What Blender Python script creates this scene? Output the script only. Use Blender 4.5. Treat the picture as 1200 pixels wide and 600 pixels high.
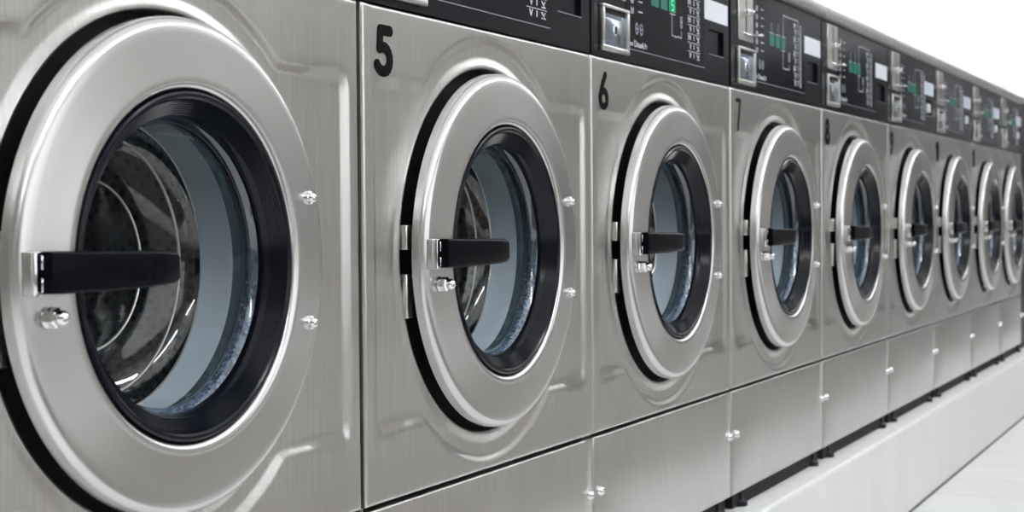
import bpy, bmesh, math, random
from mathutils import Vector, Matrix
from math import sin, cos, pi, radians

for o in list(bpy.data.objects):
    bpy.data.objects.remove(o, do_unlink=True)
SC = bpy.context.scene
COL = SC.collection
rnd = random.Random(7)

# ------------------------------------------------------------------ camera
EYE = 0.825
cam_d = bpy.data.cameras.new('camera')
cam = bpy.data.objects.new('camera', cam_d)
COL.objects.link(cam)
R2 = Vector((0.4282476, -0.90363019, -0.00751474))
U2 = Vector((0.02468525, 0.00338523, 0.99968954))
FW = Vector((0.90332421, 0.42830015, -0.02375605))
M = Matrix.Identity(4)
for i in range(3):
    M[i][0] = R2[i]; M[i][1] = U2[i]; M[i][2] = -FW[i]
M.translation = Vector((-1.60820353, -0.95266717, EYE))
cam.matrix_world = M
cam_d.sensor_width = 36.0
cam_d.lens = 1873.0 / 1200 * 36
cam_d.clip_start = 0.05
cam_d.clip_end = 60
cam_d.dof.use_dof = True
cam_d.dof.focus_distance = 1.95
cam_d.dof.aperture_fstop = 10
SC.camera = cam

# ------------------------------------------------------------------ view and world
SC.view_settings.view_transform = 'Standard'
SC.view_settings.look = 'None'
SC.view_settings.gamma = 1
SC.view_settings.use_curve_mapping = False
SC.view_settings.exposure = 0.06
W = bpy.data.worlds.new('world')
SC.world = W
W.use_nodes = True
W.node_tree.nodes['Background'].inputs[0].default_value = (0.9, 0.95, 1, 1)
W.node_tree.nodes['Background'].inputs[1].default_value = 0.5

LAMP = 18.0          # radiance of the unseen strips added over the aisle
WASH = 26.0          # unseen strips added to whiten the wall behind the machines

DAY = 0.12  # faint glow of the unseen glazing added at the far end
OPP_GLOW = 0.42  # glow of the unseen window added opposite the machines
AISLE_X = [-3.0, -0.6, 1.6, 3.8, 6.0, 8.2]
BACK_X = [-1.6, 1.0, 3.6, 6.2, 8.6, 10.8]

# ------------------------------------------------------------------ materials
def new_mat(name):
    m = bpy.data.materials.new(name)
    m.use_nodes = True
    return m, m.node_tree.nodes, m.node_tree.links, m.node_tree.nodes['Principled BSDF']

def plain(name, col, rough=0.5, metal=0.0, coat=0.0, emit=None, es=0.0, spec=0.5):
    m, n, l, b = new_mat(name)
    b.inputs['Base Color'].default_value = (*col, 1)
    b.inputs['Roughness'].default_value = rough
    b.inputs['Metallic'].default_value = metal
    b.inputs['Coat Weight'].default_value = coat
    b.inputs['Specular IOR Level'].default_value = spec
    if emit:
        b.inputs['Emission Color'].default_value = (*emit, 1)
        b.inputs['Emission Strength'].default_value = es
    return m

def varied(name, c1, c2, scale=(5, 5, 5), r1=0.4, r2=0.5, metal=0.0, detail=5, bump=0.0, bscale=(60, 60, 60), aniso=0.0, spec=0.5, grain=0.0):
    """noise-mottled surface; object space coordinates"""
    m, n, l, b = new_mat(name)
    tc = n.new('ShaderNodeTexCoord')
    mp = n.new('ShaderNodeMapping'); mp.inputs['Scale'].default_value = scale
    nz = n.new('ShaderNodeTexNoise'); nz.inputs['Detail'].default_value = detail
    nz.inputs['Scale'].default_value = 1.0
    l.new(tc.outputs['Object'], mp.inputs[0]); l.new(mp.outputs[0], nz.inputs['Vector'])
    cr = n.new('ShaderNodeMix'); cr.data_type = 'RGBA'
    cr.inputs[6].default_value = (*c1, 1); cr.inputs[7].default_value = (*c2, 1)
    mr = n.new('ShaderNodeMapRange')
    mr.inputs['From Min'].default_value = 0.12; mr.inputs['From Max'].default_value = 0.88
    l.new(nz.outputs['Fac'], mr.inputs[0])
    l.new(mr.outputs[0], cr.inputs[0]); l.new(cr.outputs[2], b.inputs['Base Color'])
    m2 = n.new('ShaderNodeMapRange'); m2.inputs['To Min'].default_value = r1; m2.inputs['To Max'].default_value = r2
    l.new(mr.outputs[0], m2.inputs[0]); l.new(m2.outputs[0], b.inputs['Roughness'])
    b.inputs['Metallic'].default_value = metal
    b.inputs['Anisotropic'].default_value = aniso
    b.inputs['Specular IOR Level'].default_value = spec
    if grain:
        mg = n.new('ShaderNodeMapping'); mg.inputs['Scale'].default_value = (420, 420, 11)
        ng = n.new('ShaderNodeTexNoise'); ng.inputs['Scale'].default_value = 1; ng.inputs['Detail'].default_value = 4
        l.new(tc.outputs['Object'], mg.inputs[0]); l.new(mg.outputs[0], ng.inputs['Vector'])
        gm = n.new('ShaderNodeMapRange'); gm.inputs['From Min'].default_value = 0.3; gm.inputs['From Max'].default_value = 0.7
        gm.inputs['To Min'].default_value = 1 - grain; gm.inputs['To Max'].default_value = 1.0
        l.new(ng.outputs['Fac'], gm.inputs[0])
        hv = n.new('ShaderNodeHueSaturation')
        l.new(gm.outputs[0], hv.inputs['Value']); l.new(cr.outputs[2], hv.inputs['Color'])
        l.new(hv.outputs[0], b.inputs['Base Color'])
    if bump:
        mp2 = n.new('ShaderNodeMapping'); mp2.inputs['Scale'].default_value = bscale
        n2 = n.new('ShaderNodeTexNoise'); n2.inputs['Scale'].default_value = 1; n2.inputs['Detail'].default_value = 3
        l.new(tc.outputs['Object'], mp2.inputs[0]); l.new(mp2.outputs[0], n2.inputs['Vector'])
        bp = n.new('ShaderNodeBump'); bp.inputs['Strength'].default_value = bump; bp.inputs['Distance'].default_value = 0.002
        l.new(n2.outputs['Fac'], bp.inputs['Height']); l.new(bp.outputs[0], b.inputs['Normal'])
    return m

STEEL = varied('brushed_steel', (0.60, 0.588, 0.565), (0.69, 0.68, 0.655), (9, 9, 3), 0.27, 0.33, 1.0, 5, 0.03, (300, 300, 9), grain=0.14)
STEEL_DOOR = plain('door_steel', (0.655, 0.65, 0.64), 0.27, 1.0)
CHROME = plain('polished_metal', (0.80, 0.80, 0.79), 0.12, 1.0)
SATIN = plain('satin_metal', (0.72, 0.71, 0.68), 0.3, 1.0)
CAPM = varied('cap_steel', (0.42, 0.42, 0.415), (0.50, 0.50, 0.49), (8, 8, 8), 0.4, 0.5, 0.9)
BLUECHROME = varied('lock_plate_metal', (0.30, 0.38, 0.48), (0.55, 0.62, 0.70), (40, 40, 30), 0.15, 0.25, 1.0)
FASCIA = varied('fascia_paint', (0.0045, 0.0055, 0.0095), (0.007, 0.008, 0.013), (20, 20, 20), 0.16, 0.20, spec=0.16)
OVERLAY = plain('overlay_film', (0.0055, 0.0065, 0.012), 0.14, spec=0.14)
POCKET = plain('pocket_plastic', (0.004, 0.0045, 0.007), 0.35, spec=0.3)
PRINT = plain('white_print', (0.62, 0.64, 0.68), 0.5)
PRINT_DIM = plain('grey_print', (0.23, 0.25, 0.29), 0.5)
TEAL = plain('display_window', (0.0, 0.07, 0.055), 0.2, emit=(0.0, 0.22, 0.165), es=0.35)
TEAL_LIT = plain('display_window_lit', (0.0, 0.14, 0.07), 0.2, emit=(0.0, 0.30, 0.13), es=0.5)
DIGIT_LIT = plain('display_digit', (0.1, 0.5, 0.2), 0.3, emit=(0.03, 0.6, 0.22), es=0.6)
PAPER = plain('white_sticker', (0.80, 0.83, 0.90), 0.4)
STICK_INK = plain('sticker_ink', (0.25, 0.33, 0.62), 0.5)
RUBBER = varied('black_rubber', (0.003, 0.004, 0.009), (0.005, 0.0065, 0.013), (30, 30, 30), 0.16, 0.22, spec=0.28)
BLACKGAP = plain('black_void', (0.004, 0.004, 0.005), 0.8)
BLACKPL = plain('black_plastic', (0.003, 0.0035, 0.006), 0.22, spec=0.06)
INK = plain('number_ink', (0.004, 0.004, 0.004), 0.5, spec=0.05)
INK_WORN = plain('worn_number_ink', (0.022, 0.024, 0.026), 0.5, spec=0.1)
WALLW = varied('white_wall', (0.86, 0.87, 0.88), (0.90, 0.91, 0.92), (2, 2, 2), 0.8, 0.9)
WALLO = varied('grey_wall', (0.215, 0.20, 0.185), (0.25, 0.235, 0.22), (2, 2, 2), 0.8, 0.9)
CEIL = plain('ceiling_white', (0.88, 0.89, 0.90), 0.9)
PLINTH = varied('painted_concrete', (0.78, 0.77, 0.75), (0.86, 0.85, 0.83), (7, 7, 2.2), 0.55, 0.7, 0, 8, 0.5, (140, 140, 90))
PLINTH_EDGE = varied('chipped_white_edge', (0.80, 0.80, 0.79), (0.93, 0.93, 0.92), (25, 25, 25), 0.4, 0.55, 0, 6, 0.3, (90, 90, 90))
LAMPM = plain('added_lamp_diffuser', (0.9, 0.9, 0.9), 0.5, emit=(0.96, 0.98, 1.0), es=LAMP)
WASHM = plain('added_wall_lamp_diffuser', (0.9, 0.9, 0.9), 0.5, emit=(0.96, 0.98, 1.0), es=WASH)
END_GLOWM = plain('added_end_glazing', (0.05, 0.05, 0.05), 0.3, emit=(0.93, 0.97, 1.0), es=DAY)
OPP_GLOWM = plain('added_opposite_glow', (0.8, 0.8, 0.8), 0.3, emit=(0.93, 0.97, 1.0), es=OPP_GLOW)
LAMPB = plain('lamp_body', (0.8, 0.8, 0.8), 0.5)
MATM = varied('brown_rubber', (0.10, 0.085, 0.07), (0.14, 0.12, 0.10), (9, 9, 9), 0.6, 0.7)
CAB = plain('charcoal_paint', (0.012, 0.012, 0.014), 0.5)
ADDED_DARK = plain('dark_panel', (0.05, 0.045, 0.04), 0.5)

def floor_mat():
    m, n, l, b = new_mat('floor_tile')
    tc = n.new('ShaderNodeTexCoord')
    mp = n.new('ShaderNodeMapping'); mp.inputs['Location'].default_value = (-0.135, 0.62, 0)
    br = n.new('ShaderNodeTexBrick')
    br.offset = 0.0; br.squash = 1.0
    br.inputs['Scale'].default_value = 1.0
    br.inputs['Mortar Size'].default_value = 0.0022
    br.inputs['Mortar Smooth'].default_value = 0.3
    br.inputs['Brick Width'].default_value = 0.305
    br.inputs['Row Height'].default_value = 1.22
    br.inputs['Color1'].default_value = (0.86, 0.86, 0.86, 1)
    br.inputs['Color2'].default_value = (0.90, 0.90, 0.90, 1)
    br.inputs['Mortar'].default_value = (0.55, 0.55, 0.55, 1)
    l.new(tc.outputs['Object'], mp.inputs[0]); l.new(mp.outputs[0], br.inputs['Vector'])
    nz = n.new('ShaderNodeTexNoise'); nz.inputs['Scale'].default_value = 14; nz.inputs['Detail'].default_value = 6
    l.new(tc.outputs['Object'], nz.inputs['Vector'])
    mx = n.new('ShaderNodeMix'); mx.data_type = 'RGBA'; mx.blend_type = 'MULTIPLY'
    mx.inputs[0].default_value = 0.12
    l.new(br.outputs['Color'], mx.inputs[6]); l.new(nz.outputs['Color'], mx.inputs[7])
    hs = n.new('ShaderNodeHueSaturation'); hs.inputs['Saturation'].default_value = 0.1
    l.new(mx.outputs[2], hs.inputs['Color'])
    l.new(hs.outputs[0], b.inputs['Base Color'])
    b.inputs['Roughness'].default_value = 0.45
    return m
FLOORM = floor_mat()

def glass_mat(name, milk, milk_col, rough=0.03, tint=(0.92, 0.96, 0.98), noise=0.0, painted_light=None, gloss=0.05):
    """thin clear glass with some milky colour painted in for reflected light"""
    m = bpy.data.materials.new(name); m.use_nodes = True
    n = m.node_tree.nodes; l = m.node_tree.links; n.clear()
    out = n.new('ShaderNodeOutputMaterial')
    tr = n.new('ShaderNodeBsdfTransparent'); tr.inputs[0].default_value = (*tint, 1)
    gl = n.new('ShaderNodeBsdfGlossy'); gl.inputs['Roughness'].default_value = rough
    df = n.new('ShaderNodeBsdfDiffuse'); df.inputs[0].default_value = (*milk_col, 1)
    m1 = n.new('ShaderNodeMixShader'); m1.inputs[0].default_value = milk
    if noise:
        tc = n.new('ShaderNodeTexCoord')
        nz = n.new('ShaderNodeTexNoise'); nz.inputs['Scale'].default_value = 240; nz.inputs['Detail'].default_value = 8
        mr = n.new('ShaderNodeMapRange'); mr.inputs['From Min'].default_value = 0.4; mr.inputs['From Max'].default_value = 0.68
        mr.inputs['To Min'].default_value = milk * (1 - noise); mr.inputs['To Max'].default_value = min(1, milk * (1 + noise))
        l.new(tc.outputs['Object'], nz.inputs['Vector'])
        l.new(nz.outputs['Fac'], mr.inputs[0]); l.new(mr.outputs[0], m1.inputs[0])
    if painted_light:
        # light from above painted in as haze: denser low on the bowl, thinner above
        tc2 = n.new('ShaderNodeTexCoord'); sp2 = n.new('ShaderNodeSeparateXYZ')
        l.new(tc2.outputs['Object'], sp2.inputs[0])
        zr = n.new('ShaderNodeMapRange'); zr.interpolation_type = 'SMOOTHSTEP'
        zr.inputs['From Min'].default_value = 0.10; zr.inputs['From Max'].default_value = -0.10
        zr.inputs['To Min'].default_value = painted_light[0]; zr.inputs['To Max'].default_value = painted_light[1]
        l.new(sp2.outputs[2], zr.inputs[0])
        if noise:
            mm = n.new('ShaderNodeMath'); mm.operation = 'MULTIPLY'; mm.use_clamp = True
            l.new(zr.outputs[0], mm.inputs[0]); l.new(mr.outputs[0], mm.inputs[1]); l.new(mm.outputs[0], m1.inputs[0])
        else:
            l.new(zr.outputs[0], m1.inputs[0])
    l.new(tr.outputs[0], m1.inputs[1]); l.new(df.outputs[0], m1.inputs[2])
    lw = n.new('ShaderNodeLayerWeight')
    pw = n.new('ShaderNodeMath'); pw.operation = 'POWER'; pw.inputs[1].default_value = 4.0
    l.new(lw.outputs['Facing'], pw.inputs[0])
    fr = n.new('ShaderNodeMath'); fr.operation = 'MULTIPLY_ADD'; fr.inputs[1].default_value = 0.9; fr.inputs[2].default_value = gloss
    l.new(pw.outputs[0], fr.inputs[0])
    m2 = n.new('ShaderNodeMixShader')
    l.new(fr.outputs[0], m2.inputs[0]); l.new(m1.outputs[0], m2.inputs[1]); l.new(gl.outputs[0], m2.inputs[2])
    l.new(m2.outputs[0], out.inputs[0])
    return m
GLASS_WALL = glass_mat('light_painted_glass_wall', 0.78, (0.66, 0.79, 0.88), 0.12, painted_light=(0.36, 0.95), gloss=0.09)  # pale blue haze painted for light on the inner wall
GLASS_EDGE = glass_mat('thick_glass_edge', 0.50, (0.16, 0.25, 0.30), 0.05)
GLASS_GRIT = glass_mat('gritty_glass_flange', 0.22, (0.24, 0.37, 0.54), 0.10, (0.3, 0.45, 0.6), 0.55, painted_light=(0.05, 1.9), gloss=0.16)  # grit tone, with the same light from above painted in
GLASS_CLEAR = glass_mat('clear_glass', 0.015, (0.4, 0.5, 0.55), 0.02, gloss=0.09)

def drum_mat():
    m, n, l, b = new_mat('perforated_drum_steel')
    tc = n.new('ShaderNodeTexCoord'); sp = n.new('ShaderNodeSeparateXYZ')
    l.new(tc.outputs['Object'], sp.inputs[0])
    def math_(op, a, bb=None):
        x = n.new('ShaderNodeMath'); x.operation = op
        for i, v in enumerate((a, bb)):
            if v is None: continue
            if isinstance(v, (int, float)): x.inputs[i].default_value = v
            else: l.new(v, x.inputs[i])
        return x.outputs[0]
    ang = math_('ARCTAN2', sp.outputs[0], sp.outputs[2])
    a = math_('MULTIPLY', ang, 140.0)
    y = math_('MULTIPLY', sp.outputs[1], 2 * pi / 0.0105)
    s = math_('ADD', math_('COSINE', a), math_('COSINE', y))
    # staggered second lattice
    s2 = math_('MULTIPLY', math_('COSINE', math_('MULTIPLY', a, 0.5)), math_('COSINE', math_('MULTIPLY', y, 0.5)))
    hole = math_('GREATER_THAN', s2, 0.42)
    mx = n.new('ShaderNodeMix'); mx.data_type = 'RGBA'
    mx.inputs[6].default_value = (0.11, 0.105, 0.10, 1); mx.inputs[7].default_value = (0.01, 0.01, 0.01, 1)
    l.new(hole, mx.inputs[0]); l.new(mx.outputs[2], b.inputs['Base Color'])
    b.inputs['Metallic'].default_value = 0.9; b.inputs['Roughness'].default_value = 0.3
    return m
DRUM = drum_mat()

# ------------------------------------------------------------------ helpers
def obj(name, bm, mat, parent=None, smooth=True, loc=None, angle=40):
    me = bpy.data.meshes.new(name)
    bmesh.ops.recalc_face_normals(bm, faces=bm.faces[:]) if not getattr(bm, 'keep', False) else None
    bm.to_mesh(me); bm.free()
    o = bpy.data.objects.new(name, me); COL.objects.link(o)
    me.materials.append(mat)
    if smooth:
        for p in me.polygons: p.use_smooth = True
        try:
            me.set_sharp_from_angle(angle=radians(angle))
        except Exception:
            pass
    if parent: o.parent = parent
    if loc: o.location = loc
    return o

def empty(name, loc, parent=None):
    o = bpy.data.objects.new(name, None); COL.objects.link(o)
    o.location = loc; o.empty_display_size = 0.1
    if parent: o.parent = parent
    return o

def tag(o, label, cat, group=None):
    o['label'] = label; o['category'] = cat
    if group: o['group'] = group

def box(bm, x0, x1, y0, y1, z0, z1, bev=0.0, seg=2):
    r = bmesh.ops.create_cube(bm, size=1)
    vs = r['verts']
    for v in vs:
        v.co = Vector(((x0 + x1) / 2 + v.co.x * (x1 - x0), (y0 + y1) / 2 + v.co.y * (y1 - y0), (z0 + z1) / 2 + v.co.z * (z1 - z0)))
    if bev:
        es = list({e for v in vs for e in v.link_edges})
        bmesh.ops.bevel(bm, geom=es, offset=bev, segments=seg, affect='EDGES', profile=0.5)

def lathe(bm, prof, n=128, closed=False, cx=0, cz=0):
    """revolve (r, y) about the door axis (the Y direction)"""
    rings = []
    for r, y in prof:
        if r < 1e-6:
            rings.append([bm.verts.new((cx, y, cz))])
        else:
            rings.append([bm.verts.new((cx + r * sin(2 * pi * i / n), y, cz + r * cos(2 * pi * i / n))) for i in range(n)])
    pairs = list(zip(rings, rings[1:]))
    if closed: pairs.append((rings[-1], rings[0]))
    for a, b in pairs:
        for i in range(n):
            j = (i + 1) % n
            if len(a) == 1 and len(b) == 1: continue
            if len(a) == 1: bm.faces.new((a[0], b[i], b[j]))
            elif len(b) == 1: bm.faces.new((a[i], b[0], a[j]))
            else: bm.faces.new((a[i], b[i], b[j], a[j]))

def arc(cr, cy, rad, a0, a1, n=6):
    return [(cr + rad * cos(radians(a0 + (a1 - a0) * i / n)), cy + rad * sin(radians(a0 + (a1 - a0) * i / n))) for i in range(n + 1)]

def strokes(bm, lines, w, y0=0.0, t=0.0006, caps=False):
    """flat strokes in the x-z plane, raised t towards the viewer from y0"""
    def prism(pts):
        # each piece a hair prouder than the last, so that no two faces coincide
        a = [bm.verts.new((p[0], y0, p[1])) for p in pts]
        b = [bm.verts.new((p[0], y0 - t, p[1])) for p in pts]
        k = len(pts)
        bm.faces.new(b)
        for i in range(k):
            bm.faces.new((a[i], a[(i + 1) % k], b[(i + 1) % k], b[i]))
    for ln in lines:
        for p, q in zip(ln, ln[1:]):
            if caps: t += 1.2e-5
            d = Vector((q[0] - p[0], q[1] - p[1]))
            if d.length < 1e-7: continue
            d.normalize(); nn = Vector((-d.y, d.x)) * w / 2
            prism([(p[0] + nn.x, p[1] + nn.y), (p[0] - nn.x, p[1] - nn.y), (q[0] - nn.x, q[1] - nn.y), (q[0] + nn.x, q[1] + nn.y)])
        if caps:
            for p in ln:
                t += 1.2e-5
                prism([(p[0] + w / 2 * cos(2 * pi * k / 20), p[1] + w / 2 * sin(2 * pi * k / 20)) for k in range(20)])

def circ(cx, cz, rx, rz, a0=0, a1=360, n=20):
    return [(cx + rx * cos(radians(a0 + (a1 - a0) * i / n)), cz + rz * sin(radians(a0 + (a1 - a0) * i / n))) for i in range(n + 1)]

DIG = {
    '0': [circ(.27, .5, .27, .5)],
    '1': [[(.05, .8), (.3, 1), (.3, 0)]],
    '2': [circ(.27, .73, .27, .27, 160, -30, 12) + [(.02, 0), (.56, 0)]],
    '3': [circ(.25, .74, .25, .26, 150, -90, 10) + circ(.25, .24, .29, .24, 90, -150, 12)],
    '4': [[(.45, 0), (.45, 1), (0, .3), (.6, .3)]],
    '5': [[(.55, .98), (.13, .98), (.09, .55)] + circ(.24, .29, .31, .29, 105, -150, 14)],
    '6': [[(.42, 1), (.22, .72), (.05, .38)] + circ(.28, .25, .27, .25, 160, 520, 20)],
    '7': [[(.02, .98), (.5, .98), (.2, 0)]],
    '8': [circ(.28, .76, .22, .24), circ(.28, .26, .28, .26)],
    '9': [circ(.28, .75, .27, .25, -20, 340, 20) + [(.36, .3), (.15, 0)]],
}
def number_bm(text, x, z, h, sx, w, y):
    bm = bmesh.new(); x0 = x
    for ch in text:
        strokes(bm, [[(x0 + px * h * sx, z + pz * h) for px, pz in ln] for ln in DIG[ch]], w, y, 0.0008, True)
        x0 += 0.85 * h * sx if ch != '1' else 0.6 * h * sx
    return bm

# heights measured from the plinth top
PL = 0.245
ZT = 0.2532 + EYE - PL      # top of steel front
ZS = -0.3404 + EYE - PL     # seam between front and kick panel
ZK = -0.5503 + EYE - PL     # bottom of kick panel
ZC = -0.0438 + EYE - PL     # door centre
FH = 0.211                  # fascia height
HOLE = 0.2440

def smooth01(t):
    t = max(0., min(1., t)); return t * t * (3 - 2 * t)

def rounded_plate(bm, x0, x1, z0, z1, R=0.005, back=0.02, hole=None, height=None, n=64, nrad=60, roll=None):
    """sheet steel panel with rolled edges; with a hole it is a polar grid round the hole"""
    a0, a1, b0, b1 = x0 + R, x1 - R, z0 + R, z1 - R
    if hole:
        cx, cz, rh = hole
        angs = [2 * pi * i / 288 for i in range(288)]
        for X, Z in ((a0, b0), (a0, b1), (a1, b0), (a1, b1)):
            angs.append(math.atan2(Z - cz, X - cx) % (2 * pi))
        angs = sorted(set(round(a, 6) for a in angs))
        N = len(angs)
        loops = []
        def bound(a):
            c, s = cos(a), sin(a); t = 1e9
            if c > 1e-9: t = min(t, (a1 - cx) / c)
            if c < -1e-9: t = min(t, (a0 - cx) / c)
            if s > 1e-9: t = min(t, (b1 - cz) / s)
            if s < -1e-9: t = min(t, (b0 - cz) / s)
            return t
        # rolled-in lip of the opening
        q = 0.004
        base = height(cx + rh + q, cz)
        for k in range(0, 7):
            th = radians(90 * k / 6)
            rr = rh + q - q * sin(radians(90) - th); yy = base + q - q * cos(radians(90) - th)
            if k == 0:
                loops.append([(cx + rr * cos(a), base + 0.03, cz + rr * sin(a)) for a in angs])
            loops.append([(cx + rr * cos(a), yy, cz + rr * sin(a)) for a in angs])
        r0 = rh + q
        for k in range(1, nrad + 1):
            t = k / nrad
            ring = []
            for a in angs:
                r = r0 + (bound(a) - r0) * t
                X, Z = cx + r * cos(a), cz + r * sin(a)
                ring.append((X, height(X, Z), Z))
            loops.append(ring)
        edge = loops[-1]
    else:
        edge = []
        nx, nz = 24, 12
        for i in range(nx): edge.append((a0 + (a1 - a0) * i / nx, 0, b0))
        for i in range(nz): edge.append((a1, 0, b0 + (b1 - b0) * i / nz))
        for i in range(nx): edge.append((a1 - (a1 - a0) * i / nx, 0, b1))
        for i in range(nz): edge.append((a0, 0, b1 - (b1 - b0) * i / nz))
        loops = [edge]
    for k in range(1, 6):
        th = radians(90 * k / 5)
        ring = []
        for X, y, Z in edge:
            dx = (1 if X > a1 - 1e-5 else 0) - (1 if X < a0 + 1e-5 else 0)
            dz = (1 if Z > b1 - 1e-5 else 0) - (1 if Z < b0 + 1e-5 else 0)
            ring.append((X + dx * R * sin(th), R * (1 - cos(th)), Z + dz * R * sin(th)))
        loops.append(ring)
    loops.append([(X, back, Z) for X, y, Z in loops[-1]])
    vl = [[bm.verts.new(p) for p in lp] for lp in loops]
    if not hole:
        bm.faces.new(vl[0][::-1])
    for A, B in zip(vl, vl[1:]):
        for i in range(len(A)):
            j = (i + 1) % len(A)
            bm.faces.new((A[i], A[j], B[j], B[i]))

def washer(X, Wd, num, label, opts):
    root = empty('washing_machine', (X, 0, PL))
    tag(root, label, 'washing machine', 'stainless washing machines in the row')
    cx = 0.3368 if Wd > 0.64 else Wd * 0.49
    # cabinet
    bm = bmesh.new(); d = 0.72
    box(bm, 0.004, 0.0115, 0.012, d, ZK + 0.004, ZT + FH - 0.002)
    box(bm, Wd - 0.0115, Wd - 0.004, 0.012, d, ZK + 0.004, ZT + FH - 0.002)
    box(bm, 0.0115, Wd - 0.0115, d - 0.006, d, ZK + 0.004, ZT + FH - 0.002)
    box(bm, 0.0115, Wd - 0.0115, 0.03, d - 0.006, ZK + 0.004, ZK + 0.010)
    obj('cabinet', bm, STEEL, root)
    # dark bulkhead behind the front, leaving the tub opening free
    bm = bmesh.new(); lathe(bm, [(0.144, 0.024), (0.300, 0.024), (0.300, 0.030), (0.144, 0.030)], 96, True, cx, ZC)
    obj('bulkhead', bm, BLACKGAP, root)
    # front panel
    mg = 0.026; hw0 = cx - mg - 0.003; hw1 = Wd - mg - cx
    def height(x, z):
        u = x - cx; v = z - ZC
        # recessed field: rectangle joined with a circle
        qx = (u - hw1) if u > 0 else (-u - hw0)
        qz = abs(v) - 0.207
        rc = 0.013
        ax, az = max(qx + rc, 0), max(qz + rc, 0)
        dr = math.hypot(ax, az) + min(max(qx + rc, qz + rc), 0) - rc
        dc = math.hypot(u, v) - 0.281
        k = 0.005
        h = max(k - abs(dr - dc), 0) / k
        dd = min(dr, dc) - h * h * k / 4
        bead = 0.0024 * smooth01((0.262 - math.hypot(u, v)) / 0.016)
        return 0.0057 * smooth01((0.008 - dd) / 0.016) - bead
    bm = bmesh.new()
    rounded_plate(bm, 0, Wd, ZS + 0.0015, ZT, 0.0045, 0.02, (cx, ZC, HOLE), height)
    obj('front_panel', bm, STEEL, root, angle=60)
    # kick panel
    bm = bmesh.new(); rounded_plate(bm, 0, Wd, ZK, ZS - 0.0035, 0.0035, 0.018)
    obj('kick_panel', bm, STEEL, root, angle=60)
    for x in ((0.02, Wd - 0.016) if opts.get('bolts', 2) == 2 else (opts.get('boltx', Wd - 0.014),)):
        bm = bmesh.new()
        lathe(bm, [(0, -0.010), (0.0035, -0.0095), (0.0068, -0.0065), (0.0078, -0.003), (0.0085, -0.0015), (0.0085, 0.0)], 20, False, x, -0.430 + EYE - PL)
        obj('screw', bm, CHROME, root)
    bm = bmesh.new(); box(bm, 0.02, Wd - 0.02, 0.006, 0.58, 0.001, ZK + 0.006)  # black block added for the shade under the machine
    obj('underside_shade', bm, BLACKGAP, root, smooth=False)
    # feet
    for x in (0.07, Wd - 0.07):
        for y in (0.012, 0.62):
            bm = bmesh.new()
            r_ = [(0, 0.0), (0.021, 0.0), (0.021, 0.008), (0.012, 0.014), (0.010, ZK + 0.01)]
            n = 20; rings = []
            for r, z in r_:
                rings.append([bm.verts.new((x + r * cos(2 * pi * i / n), y + r * sin(2 * pi * i / n), z)) for i in range(n)] if r else [bm.verts.new((x, y, z))])
            for a, b in zip(rings, rings[1:]):
                for i in range(n):
                    j = (i + 1) % n
                    bm.faces.new((a[0], b[i], b[j]) if len(a) == 1 else (a[i], b[i], b[j], a[j]))
            obj('foot', bm, RUBBER, root)
    # number
    if num:
        bm = number_bm(num, 0.0345, ZT - 0.078, 0.050, 1.05 if len(num) == 1 else 0.62, 0.0132 if num != '6' else 0.0108, 0.0)
        if num == '7':
            bm.free(); bm = number_bm(num, 0.036, ZT - 0.080, 0.058, 0.85, 0.0085, 0.0)
        obj('number', bm, INK_WORN if num in ('7', '9') else INK, root, smooth=False)

    # ---------------- control panel
    cp = empty('control_panel', (0, 0, ZT), root)
    bm = bmesh.new()
    g = 0.0015
    px0, px1, pz0, pz1 = Wd - 0.124, Wd - 0.034, 0.053, 0.100
    xs = [g, px0, px1, Wd - g]; zs = [0.0012, pz0, pz1, FH]
    def quad(a, b, c, d_): bm.faces.new([bm.verts.new(p) for p in (a, b, c, d_)])
    for i in range(3):
        for j in range(3):
            y = 0.006 if (i == 1 and j == 1) else 0.0
            quad((xs[i], y, zs[j]), (xs[i + 1], y, zs[j]), (xs[i + 1], y, zs[j + 1]), (xs[i], y, zs[j + 1]))
    for (a, b) in (((px0, pz0), (px1, pz0)), ((px1, pz0), (px1, pz1)), ((px1, pz1), (px0, pz1)), ((px0, pz1), (px0, pz0))):
        quad((a[0], 0, a[1]), (b[0], 0, b[1]), (b[0], 0.006, b[1]), (a[0], 0.006, a[1]))
    cs = [(xs[0], zs[0]), (xs[3], zs[0]), (xs[3], zs[3]), (xs[0], zs[3])]
    for a, b in zip(cs, cs[1:] + cs[:1]):
        quad((a[0], 0, a[1]), (b[0], 0, b[1]), (b[0], 0.03, b[1]), (a[0], 0.03, a[1]))
    bmesh.ops.remove_doubles(bm, verts=bm.verts[:], dist=1e-5)
    obj('fascia', bm, FASCIA, cp, smooth=False)
    ox1 = Wd - 0.152
    bm = bmesh.new(); box(bm, 0.147, ox1, -0.0006, 0.0004, 0.0232, 0.194)
    obj('overlay', bm, OVERLAY, cp, smooth=False)
    # thin bright lines
    bm = bmesh.new()
    strokes(bm, [[(0.149, 0.0236), (ox1, 0.0236)]], 0.0013, -0.0006, 0.0004)
    obj('trim_line', bm, PRINT_DIM, cp, smooth=False); bm = bmesh.new()
    strokes(bm, [[(px0, pz0 - 0.0006), (px1, pz0 - 0.0006)]], 0.0012, 0.0, 0.0005)
    obj('trim_line', bm, PRINT_DIM, cp, smooth=False)
    # printed marks
    bm = bmesh.new(); r = random.Random(3)
    Y = -0.0006
    for i in range(6):
        z = 0.173 - i * 0.0170
        strokes(bm, [[(0.171, z + 0.006), (0.171, z - 0.004), (0.181, z - 0.004), (0.181, z + 0.006)], [(0.174, z + 0.003), (0.179, z + 0.003)], [(0.171, z), (0.181, z)]], 0.0015, Y, 0.0004)
    obj('icon_column', bm, PRINT, cp, smooth=False); bm = bmesh.new()
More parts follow.
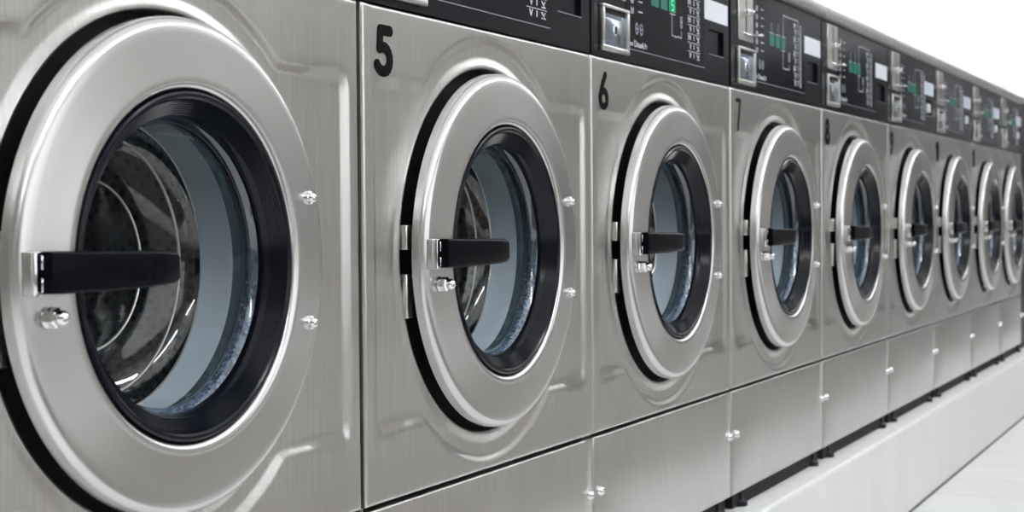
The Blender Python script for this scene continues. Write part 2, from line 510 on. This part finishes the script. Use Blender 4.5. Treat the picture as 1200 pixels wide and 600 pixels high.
    for i in range(6):
        z = 0.174 - i * 0.0170
        strokes(bm, [[(0.205, z), (0.224, z)]], 0.0016, Y, 0.0004)
    obj('dash_column', bm, PRINT, cp, smooth=False); bm = bmesh.new()
    zc = [0.168 - i * 0.0160 for i in range(9)]
    sc_ = 0.0 if Wd > 0.66 else -0.02
    for i, z in enumerate(zc):
        x = 0.458 + sc_
        if i < 8: strokes(bm, [[(x - 0.004, z - 0.009), (x + 0.066, z - 0.009)]], 0.0010, Y, 0.0004)
        strokes(bm, [[(x + 0.031, z + 0.0045), (x + 0.031, z - 0.0045)]], 0.0028, Y, 0.0004)
        if i % 2:
            strokes(bm, [[(x + 0.008, z + 0.005), (x + 0.012, z - 0.005), (x + 0.016, z + 0.005)]], 0.0022, Y, 0.0004)
        elif i == 8:
            strokes(bm, [[(x + 0.006, z + 0.005), (x + 0.011, z - 0.005), (x + 0.016, z + 0.005)]], 0.0024, Y, 0.0004)
        else:
            for k in range(3):
                strokes(bm, [[(x + k * 0.0065, z + 0.005), (x + k * 0.0065, z - 0.005)]], 0.0022, Y, 0.0004)
            strokes(bm, [[(x, z + 0.003), (x + 0.013, z - 0.001)]], 0.0012, Y, 0.0004)
        strokes(bm, [[(x + 0.046, z + 0.004), (x + 0.054, z - 0.002), (x + 0.061, z + 0.004)], [(x + 0.047, z - 0.005), (x + 0.062, z - 0.005)], [(x + 0.050, z + 0.004), (x + 0.058, z - 0.004)]], 0.0015, Y, 0.0004)
    obj('programme_table', bm, PRINT, cp, smooth=False); bm = bmesh.new()
    # brackets from the displays to the table
    strokes(bm, [[(0.372, 0.134), (0.372, 0.180), (0.494 + sc_, 0.180), (0.494 + sc_, 0.174)], [(0.360, 0.1335), (0.388, 0.1335)]], 0.0015, Y, 0.0004)
    obj('bracket_line', bm, PRINT, cp, smooth=False); bm = bmesh.new()
    strokes(bm, [[(0.266, 0.1335), (0.301, 0.1335)], [(0.316, 0.1335), (0.345, 0.1335)]], 0.0015, Y, 0.0004)
    obj('display_tick', bm, PRINT, cp, smooth=False); bm = bmesh.new()
    strokes(bm, [[(0.360, 0.1035), (0.388, 0.1035)], [(0.370, 0.103), (0.370, 0.066), (0.420 + sc_, 0.066), (0.420 + sc_, 0.078)], [(0.388, 0.064), (0.408, 0.068)]], 0.0015, Y, 0.0004)
    obj('bracket_line', bm, PRINT, cp, smooth=False); bm = bmesh.new()
    strokes(bm, [circ(0.420 + sc_, 0.0985, 0.0045, 0.005), circ(0.420 + sc_, 0.089, 0.0045, 0.005)], 0.0016, Y, 0.0004)
    # small symbols above displays and two oval marks
    obj('figure_mark', bm, PRINT, cp, smooth=False)
    bm = bmesh.new()
    strokes(bm, [circ(0.283, 0.146, 0.005, 0.0085), circ(0.333, 0.152, 0.004, 0.0045), circ(0.333, 0.144, 0.004, 0.0045)], 0.0022, Y, 0.0004)
    obj('display_symbol', bm, PRINT_DIM, cp, smooth=False); bm = bmesh.new()
    strokes(bm, [circ(0.197, 0.060, 0.0058, 0.0085), circ(0.218, 0.060, 0.0058, 0.0085)], 0.0035, Y, 0.0004)
    strokes(bm, [[(0.193, 0.060), (0.201, 0.060)], [(0.214, 0.060), (0.222, 0.060)]], 0.003, Y, 0.0004)
    obj('oval_mark', bm, PRINT_DIM, cp, smooth=False)
    # wordmark (illegible, as in the photo)
    bm = bmesh.new()
    zz = 0.030
    seqs = [[(0, 8), (2, 0), (4, 6), (6, 0), (7, 4)], [(9, 0), (9, 4), (12, 4), (12, 0), (9, 1)], [(14, 0), (14, 4), (17, 4)], [(19, 8), (24, 8)], [(21, 8), (21, 0), (25, 0)],
            [(27, 0), (27, 8)], [(30, 0), (30, 5), (34, 5), (34, 0), (30, 1)], [(40, 4), (37, 4), (37, 2), (40, 2), (40, 0), (36, 0)], [(43, 0), (43, 5), (47, 3), (43, 0)], [(49, 8), (49, 0), (53, 0)], [(56, 8), (56, 0)], [(54, 5), (58, 5)], [(61, 0), (61, 6)]]
    strokes(bm, [[(0.158 + a * 0.00138, zz + b * 0.00112) for a, b in s] for s in seqs], 0.0021, Y, 0.0004)
    obj('wordmark', bm, PRINT, cp, smooth=False)
    # displays
    for k, (a, b) in enumerate(((0.264, 0.302), (0.312, 0.346), (0.355, 0.388))):
        bm = bmesh.new(); box(bm, a, b, -0.0016, -0.0004, 0.1065, 0.131, 0.0006, 1)
        lit = (num == '6' and k == 2)
        dsp = obj('display', bm, TEAL_LIT if lit else TEAL, cp)
        if lit:
            bm = bmesh.new()
            strokes(bm, [[(0.377, 0.1275), (0.367, 0.1275), (0.367, 0.119), (0.377, 0.119), (0.377, 0.1105), (0.367, 0.1105)]], 0.0028, -0.0016, 0.0003)
            # sits on its display window
            obj('printed_digit', bm, DIGIT_LIT, cp, smooth=False)
    # price sticker
    bm = bmesh.new(); sx0 = Wd - 0.151
    box(bm, sx0, Wd - 0.012, -0.0012, 0.0, 0.1155, 0.154)
    obj('sticker', bm, PAPER, cp, smooth=False)
    if opts.get('ink'):
        bm = bmesh.new()
        strokes(bm, [[(sx0 + 0.015, 0.1475 - i * 0.006), (sx0 + 0.125 - 0.02 * (i % 2), 0.1475 - i * 0.006)] for i in range(5)], 0.0018, -0.0012, 0.0003)
        obj('sticker_print', bm, STICK_INK, cp, smooth=False)
    if opts.get('button'):
        bm = bmesh.new(); box(bm, px0 + 0.024, px0 + 0.064, -0.002, 0.006, 0.062, 0.090, 0.003)
        obj('push_button', bm, PAPER, cp)
    # coin slide
    bm = bmesh.new(); box(bm, 0.047, 0.143, -0.003, 0.0, 0.0985, 0.204, 0.0012, 1)
    cs_ = obj('coin_slide', bm, SATIN, cp)
    bm = bmesh.new(); box(bm, 0.094, 0.0975, -0.0036, -0.0028, 0.112, 0.200)
    obj('coin_slot', bm, BLACKGAP, cp, smooth=False)
    bm = bmesh.new(); box(bm, 0.074, 0.102, -0.016, -0.003, 0.147, 0.160, 0.003, 3); box(bm, 0.086, 0.098, -0.022, -0.014, 0.149, 0.158, 0.003, 2)
    obj('slide_knob', bm, CHROME, cp)
    bm = bmesh.new(); box(bm, 0.060, 0.145, -0.010, -0.003, 0.1075, 0.1125, 0.002, 2); box(bm, 0.110, 0.146, -0.026, -0.004, 0.108, 0.1125, 0.002, 2)
    obj('slide_lever', bm, CHROME, cp)
    # coin box lock
    bm = bmesh.new(); fx0, fx1, fz0, fz1, fw = 0.033, 0.148, 0.010, 0.0835, 0.009
    for (a, b, c, d_) in ((fx0, fx1, fz0, fz0 + fw), (fx0, fx1, fz1 - fw * 0.6, fz1), (fx0, fx0 + fw * 0.8, fz0 + fw, fz1 - fw * 0.6), (fx1 - fw * 1.1, fx1, fz0 + fw, fz1 - fw * 0.6)):
        box(bm, a, b, -0.008, 0.0, c, d_, 0.0015, 2)
    lb = obj('coin_box_frame', bm, SATIN, cp)
    bm = bmesh.new()
    vs = [(fx0 + 0.006, -0.0005, fz0 + 0.006), (fx1 - 0.008, -0.0005, fz0 + 0.006), (fx1 - 0.008, -0.0008, fz1 - 0.018), (fx0 + 0.006, -0.0008, fz1 - 0.018)]
    box(bm, fx0 + 0.006, fx1 - 0.008, -0.0022, 0, fz0 + 0.006, fz1 - 0.013)
    box(bm, fx0 + 0.016, fx1 - 0.020, -0.0042, -0.002, fz0 + 0.015, fz1 - 0.020, 0.0015, 2)
    obj('coin_box_door', bm, BLUECHROME, cp)
    bm = bmesh.new(); box(bm, fx0 + 0.006, fx1 - 0.008, -0.0026, 0, fz1 - 0.013, fz1 - 0.005)
    obj('slot_shadow_gap', bm, BLACKGAP, cp, smooth=False)
    bm = bmesh.new(); kx, kz = 0.090, 0.046
    lathe(bm, [(0, -0.0062), (0.0072, -0.0062), (0.0085, -0.0050), (0.0085, -0.004)], 24, False, kx, kz)
    obj('lock_barrel', bm, CHROME, cp)
    bm = bmesh.new(); box(bm, kx - 0.0016, kx + 0.0016, -0.0068, -0.006, kz - 0.006, kz + 0.006)
    obj('keyhole', bm, BLACKGAP, cp, smooth=False)

    # top cap
    bm = bmesh.new(); box(bm, 0.0005, Wd - 0.0005, -0.018, 0.72, ZT + FH + 0.0015, ZT + FH + 0.0265, 0.006, 3)
    obj('top_cap', bm, CAPM, root)

    # ---------------- door
    dr = empty('door', (cx, 0, ZC), root)
    prof = [(0.2372, -0.0075), (0.2372, -0.0150)]
    prof += arc(0.2258, -0.0155, 0.0114, 0, -80, 10)[1:]
    prof += [(0.221, -0.0274), (0.205, -0.0288), (0.190, -0.0302), (0.181, -0.0312)]
    prof += [(0.1765, -0.0316), (0.1730, -0.0308), (0.1700, -0.0290), (0.1682, -0.0262), (0.1672, -0.022), (0.1670, -0.008)]
    bm = bmesh.new(); lathe(bm, prof, 192, True)
    obj('door_ring', bm, STEEL_DOOR, dr, angle=50)
    # back of the door, dark, so that the gap reads black
    bm = bmesh.new()
    sp = [(0.1668, -0.008), (0.1668, -0.0265)] + [(0.1660, -0.0290), (0.1640, -0.0300), (0.1612, -0.0298), (0.1592, -0.0280)]
    # stepped grooves down the funnel
    r, y = 0.1588, -0.0262
    for k in range(7):
        sp += [(r - 0.0008, y + 0.0012), (r - 0.0020, y + 0.0008)]
        r -= 0.0020; y += 0.0016
    sp += [(0.1436, -0.0130), (0.1416, -0.0100), (0.1408, -0.0060), (0.1412, -0.0020), (0.1440, 0.000)]
    lathe(bm, sp, 160, True)
    obj('door_seal', bm, RUBBER, dr, angle=25)
    # glass flange, wall and domed bottom
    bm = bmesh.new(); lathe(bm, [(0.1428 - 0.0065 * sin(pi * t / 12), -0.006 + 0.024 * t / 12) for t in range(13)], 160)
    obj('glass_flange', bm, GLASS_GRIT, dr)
    bm = bmesh.new(); lathe(bm, [(0.1432, 0.018), (0.1430, 0.0195), (0.1434, 0.024), (0.1438, 0.030)], 128)
    obj('glass_edge', bm, GLASS_EDGE, dr)
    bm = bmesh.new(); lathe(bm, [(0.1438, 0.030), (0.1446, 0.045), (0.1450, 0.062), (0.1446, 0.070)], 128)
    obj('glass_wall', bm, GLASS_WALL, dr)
    bm = bmesh.new(); lathe(bm, [(0.1446, 0.070), (0.1400, 0.079), (0.130, 0.088), (0.112, 0.097), (0.092, 0.103), (0.05, 0.108), (0, 0.110)], 96)
    obj('glass_bottom', bm, GLASS_CLEAR, dr)
    for rr, yy, mr in ((0.1448, 0.0715, 0.0012), (0.1298, 0.0885, 0.0017), (0.0860, 0.1045, 0.0016)):
        bm = bmesh.new(); lathe(bm, [(rr + mr * cos(2 * pi * k / 8), yy + mr * sin(2 * pi * k / 8)) for k in range(8)], 96, True)
        obj('glass_ridge', bm, SATIN, dr)
    # outer skirt of the tub neck behind the glass
    bm = bmesh.new(); lathe(bm, [(0.1475, -0.0005), (0.1485, 0.030), (0.1520, 0.085)], 96)
    obj('tub_neck', bm, RUBBER, root, loc=(cx, 0, ZC))
    # handle bracket, handle, nut, screws
    bm = bmesh.new()
    box(bm, -0.2315, -0.2235, -0.040, -0.026, -0.0180, 0.0190, 0.0012, 2)
    box(bm, -0.2225, -0.2190, -0.040, -0.026, -0.0150, -0.0030, 0.0008, 1)
    box(bm, -0.2225, -0.2190, -0.040, -0.026, 0.0040, 0.0160, 0.0008, 1)
    obj('handle_bracket', bm, CHROME, dr)
    # handle bar: swept rounded section
    bm = bmesh.new()
    secs = []
    def sect(x, yc, hy, z0, z1, rr):
        pts = []
        for (sy, sz, a) in ((1, 1, 0), (-1, 1, 90), (-1, -1, 180), (1, -1, 270)):
            for k in range(5):
                t = radians(a + 90 * k / 4)
                pts.append((x, yc + sy * (hy - rr) + rr * cos(t), (z1 - rr if sz > 0 else z0 + rr) + rr * sin(t)))
        return pts
    for x, yc, hy, z0, z1, rr in ((-0.2215, -0.0415, 0.0085, -0.0160, 0.0190, 0.002), (-0.214, -0.0420, 0.0090, -0.0165, 0.0192, 0.003), (-0.17, -0.0450, 0.0090, -0.0165, 0.0188, 0.004), (-0.12, -0.0475, 0.0085, -0.0160, 0.0180, 0.004),
                                  (-0.08, -0.0480, 0.0080, -0.0145, 0.0172, 0.004), (-0.064, -0.0480, 0.0075, -0.0135, 0.0162, 0.004), (-0.057, -0.0475, 0.0066, -0.0115, 0.0140, 0.0045), (-0.0545, -0.047, 0.0045, -0.0080, 0.0105, 0.0040)):
        secs.append([bm.verts.new(p) for p in sect(x, yc, hy, z0, z1, rr)])
    for A, B in zip(secs, secs[1:]):
        for i in range(len(A)):
            j = (i + 1) % len(A); bm.faces.new((A[i], A[j], B[j], B[i]))
    bm.faces.new(secs[0][::-1]); bm.faces.new(secs[-1])
    obj('handle', bm, BLACKPL, dr, angle=60)
    bm = bmesh.new()   # acorn nut on its washer
    x, z = -0.203, -0.037
    lathe(bm, [(0, -0.0285), (0.0098, -0.0285), (0.0098, -0.0300), (0, -0.0300)], 24, False, x, z)
    hexr = 0.0090
    def hexring(y, s): return [bm.verts.new((x + s * hexr * cos(2 * pi * k / 6 + .3), y, z + s * hexr * sin(2 * pi * k / 6 + .3))) for k in range(6)]
    H = [hexring(-0.0300, 1), hexring(-0.0385, 1), hexring(-0.0398, 0.82)]
    for A, B in zip(H, H[1:]):
        for i in range(6): bm.faces.new((A[i], A[(i + 1) % 6], B[(i + 1) % 6], B[i]))
    bm.faces.new(H[-1])
    lathe(bm, [(0.0068, -0.0390), (0.0068, -0.0425)] + arc(0, -0.0425, 0.0068, 0, -90, 6)[1:], 24, False, x, z)
    obj('acorn_nut', bm, CHROME, dr, angle=35)
    for z in (0.067, -0.066):
        bm = bmesh.new()
        lathe(bm, [(0, -0.0375), (0.0030, -0.0371), (0.0048, -0.0352), (0.0054, -0.0320), (0.0070, -0.0312), (0.0074, -0.0275)], 20, False, 0.200, z)
        obj('hinge_screw', bm, CHROME, dr)
    # latch plates in the opening on the left
    bm = bmesh.new(); box(bm, -0.2410, -0.228, -0.003, 0.014, 0.006, 0.036, 0.001, 1)
    obj('latch_plate', bm, SATIN, root, loc=(cx, 0, ZC))
    bm = bmesh.new(); box(bm, -0.2380, -0.222, -0.001, 0.014, -0.078, -0.024, 0.001, 1)
    obj('latch_strip', bm, SATIN, root, loc=(cx, 0, ZC))
    # drum
    bm = bmesh.new(); lathe(bm, [(0.152, 0.092), (0.20, 0.100), (0.215, 0.115), (0.215, 0.36), (0.205, 0.375), (0.0, 0.385)], 96)
    obj('drum', bm, DRUM, root, loc=(cx, 0, ZC))
    bm = bmesh.new()
    for k in range(3):
        a = 2 * pi * k / 3 + 0.5
        v = []
        for y in (0.12, 0.36):
            for da, rr in ((-0.16, 0.213), (-0.04, 0.172), (0.04, 0.172), (0.16, 0.213)):
                v.append(bm.verts.new((rr * sin(a + da), y, rr * cos(a + da))))
        for i in range(3): bm.faces.new((v[i], v[i + 1], v[i + 5], v[i + 4]))
        bm.faces.new(v[0:4]); bm.faces.new(v[4:8])
    obj('drum_lifter', bm, SATIN, root, loc=(cx, 0, ZC))
    return root

# ------------------------------------------------------------------ the room
XL, XR, YB, YF, ZCL = -4.0, 12.0, 1.0, -3.4, 3.0
def struct(name, bm, m, smooth=False):
    o = obj(name, bm, m, None, smooth); o['kind'] = 'structure'; return o
def slab(name, a, m):
    bm = bmesh.new(); box(bm, *a); return struct(name, bm, m)
slab('floor', (XL, XR, YF, YB, -0.05, 0), FLOORM)
slab('ceiling', (XL, XR, YF, YB, ZCL, ZCL + 0.05), CEIL)
slab('wall_back', (XL, XR, YB, YB + 0.1, 0, ZCL), WALLW)
slab('wall_front', (XL, XR, YF - 0.1, YF, 0, ZCL), WALLO)
slab('wall_left', (XL - 0.1, XL, YF, YB, 0, ZCL), WALLO)
slab('wall_right', (XR, XR + 0.1, YF, YB, 0, ZCL), WALLW)
# plinth: face and chipped top edge
PE = -0.052
bm = bmesh.new()
box(bm, XL, 8.0, PE, 0.85, 0, PL - 0.012)
o = struct('trim_1', bm, PLINTH)
bm = bmesh.new()
n = 5; prof = [(0.85, PL - 0.012), (0.85, PL)] + [(PE + 0.007 - 0.007 * sin(radians(90 * k / n)), PL - 0.007 + 0.007 * cos(radians(90 * k / n))) for k in range(n + 1)] + [(PE, PL - 0.012)]
A = [bm.verts.new((XL, y, z)) for y, z in prof]; B = [bm.verts.new((8.0, y, z)) for y, z in prof]
for i in range(len(prof)):
    j = (i + 1) % len(prof); bm.faces.new((A[i], A[j], B[j], B[i]))
bm.faces.new(A); bm.faces.new(B[::-1])
struct('trim_2', bm, PLINTH_EDGE)

bm = bmesh.new(); box(bm, XL, 8.0, PE - 0.004, PE + 0.001, 0, 0.004); struct('trim_5', bm, CAB)

def added_strip_lamp(x, y, L, mat, label):  # lamps out of view, added to light the room and steel
    root = empty('added_ceiling_light', (x, y, ZCL))
    tag(root, label, 'ceiling light', 'added strip lights')
    bm = bmesh.new(); box(bm, -L / 2, L / 2, -0.03, 0.03, -0.36, -0.33, 0.004, 1); obj('housing', bm, LAMPB, root)
    for sx in (-1, 1):
        bm = bmesh.new(); box(bm, sx * L * 0.35 - 0.006, sx * L * 0.35 + 0.006, -0.006, 0.006, -0.332, 0.0); obj('rod', bm, LAMPB, root)
    bm = bmesh.new(); box(bm, -L / 2 + 0.02, L / 2 - 0.02, -0.07, 0.07, -0.44, -0.36, 0.02, 2); obj('diffuser', bm, mat, root)
ORD = ['first', 'second', 'third', 'fourth', 'fifth', 'sixth']
for i, x in enumerate(AISLE_X):
    added_strip_lamp(x, -1.9, 1.5, LAMPM, 'unseen white strip light added over the aisle, %s from the left end' % ORD[i])
for i, x in enumerate(BACK_X):
    added_strip_lamp(x, 0.60, 1.5, WASHM, 'unseen white strip light added behind the washers to whiten the wall, %s from the left end' % ORD[i])
bm = bmesh.new(); box(bm, -1.2, 11.6, -2.1, -0.82, 0.0, 0.012, 0.004, 1)  # unseen mat added so the steel reflects a darker floor
o = obj('floor_mat', bm, MATM, None, smooth=False); tag(o, 'unseen brown runner mat added along the aisle to darken the steel reflections', 'mat')
# dim unseen glazing added at the far end to tone the steel reflections
bm = bmesh.new(); box(bm, XR - 0.02, XR - 0.005, -1.3, 0.2, 0.35, 2.5); struct('added_glazing', bm, END_GLOWM)
bm = bmesh.new()
for y in (-1.35, -0.6, 0.2): box(bm, XR - 0.06, XR - 0.001, y, y + 0.05, 0.3, 2.55)
box(bm, XR - 0.06, XR - 0.001, -1.35, 0.25, 2.5, 2.56); box(bm, XR - 0.06, XR - 0.001, -1.35, 0.25, 0.29, 0.35)
struct('trim_3', bm, ADDED_DARK)
bm = bmesh.new(); box(bm, -2.2, 2.2, YF + 0.005, YF + 0.02, 0.7, 2.3); struct('added_glow_panel', bm, OPP_GLOWM)  # unseen glowing window, added to brighten steel steps and door rims
bm = bmesh.new()
for x in (-2.25, -0.75, 0.75, 2.2): box(bm, x, x + 0.05, YF + 0.001, YF + 0.05, 0.65, 2.35)
box(bm, -2.25, 2.25, YF + 0.001, YF + 0.05, 2.3, 2.36); box(bm, -2.25, 2.25, YF + 0.001, YF + 0.08, 0.64, 0.70)
struct('trim_4', bm, CEIL)
bm = bmesh.new(); box(bm, XR - 0.05, XR - 0.002, -3.2, -1.6, 0.0, 2.2); struct('added_dark_panel', bm, ADDED_DARK)  # unseen dark panel added so the far steel reflects dark

# ------------------------------------------------------------------ the washers
ROW = [
    (-0.700, 0.691, '4', 'large stainless washer nearest the camera, cropped by the left and top edges, perforated drum showing', {}),
    (0.000, 0.690, '5', 'stainless front-loading washer marked with a bold black 5', {}),
    (0.6935, 0.703, '6', 'stainless front-loading washer marked with a black 6', {}),
    (1.404, 0.700, '7', 'stainless front-loading washer marked with a thin worn 7, right of the one marked 6', {}),
    (2.109, 0.717, '8', 'stainless front-loading washer right of the one with the thin 7, fifth from the left', {}),
    (2.829, 0.667, '9', 'stainless washer with a small white panel button, just left of the one marked 10', {'button': 1, 'ink': 1, 'bolts': 2}),
    (3.499, 0.686, '10', 'stainless front-loading washer marked with a black two-digit 10', {'button': 1, 'ink': 1}),
    (4.189, 0.652, '11', 'stainless front-loading washer right of number 10, second from the far end', {'button': 1, 'ink': 1}),
    (4.844, 0.598, None, 'last stainless washer at the far right end of the row, darkest and most blurred', {'button': 1, 'ink': 1}),
]
for X, Wd, num, label, opts in ROW:
    washer(X, Wd - 0.0018, num, label, opts)

# dark cabinet that closes the row
root = empty('end_cabinet', (5.452, 0, PL))
tag(root, 'dark charcoal cabinet beyond the last washer at the right edge', 'cabinet')
bm = bmesh.new(); box(bm, 0, 0.55, 0.004, 0.72, 0.02, ZT + FH + 0.02, 0.004, 2); obj('body', bm, CAB, root)
bm = bmesh.new(); box(bm, 0.03, 0.52, 0.03, 0.70, 0, 0.021); obj('base', bm, RUBBER, root)
bm = bmesh.new(); lathe(bm, [(0, -0.006), (0.005, -0.0055), (0.0085, -0.001), (0.009, 0.005)], 20, False, 0.02, -0.430 + EYE - PL); obj('screw', bm, CHROME, root)
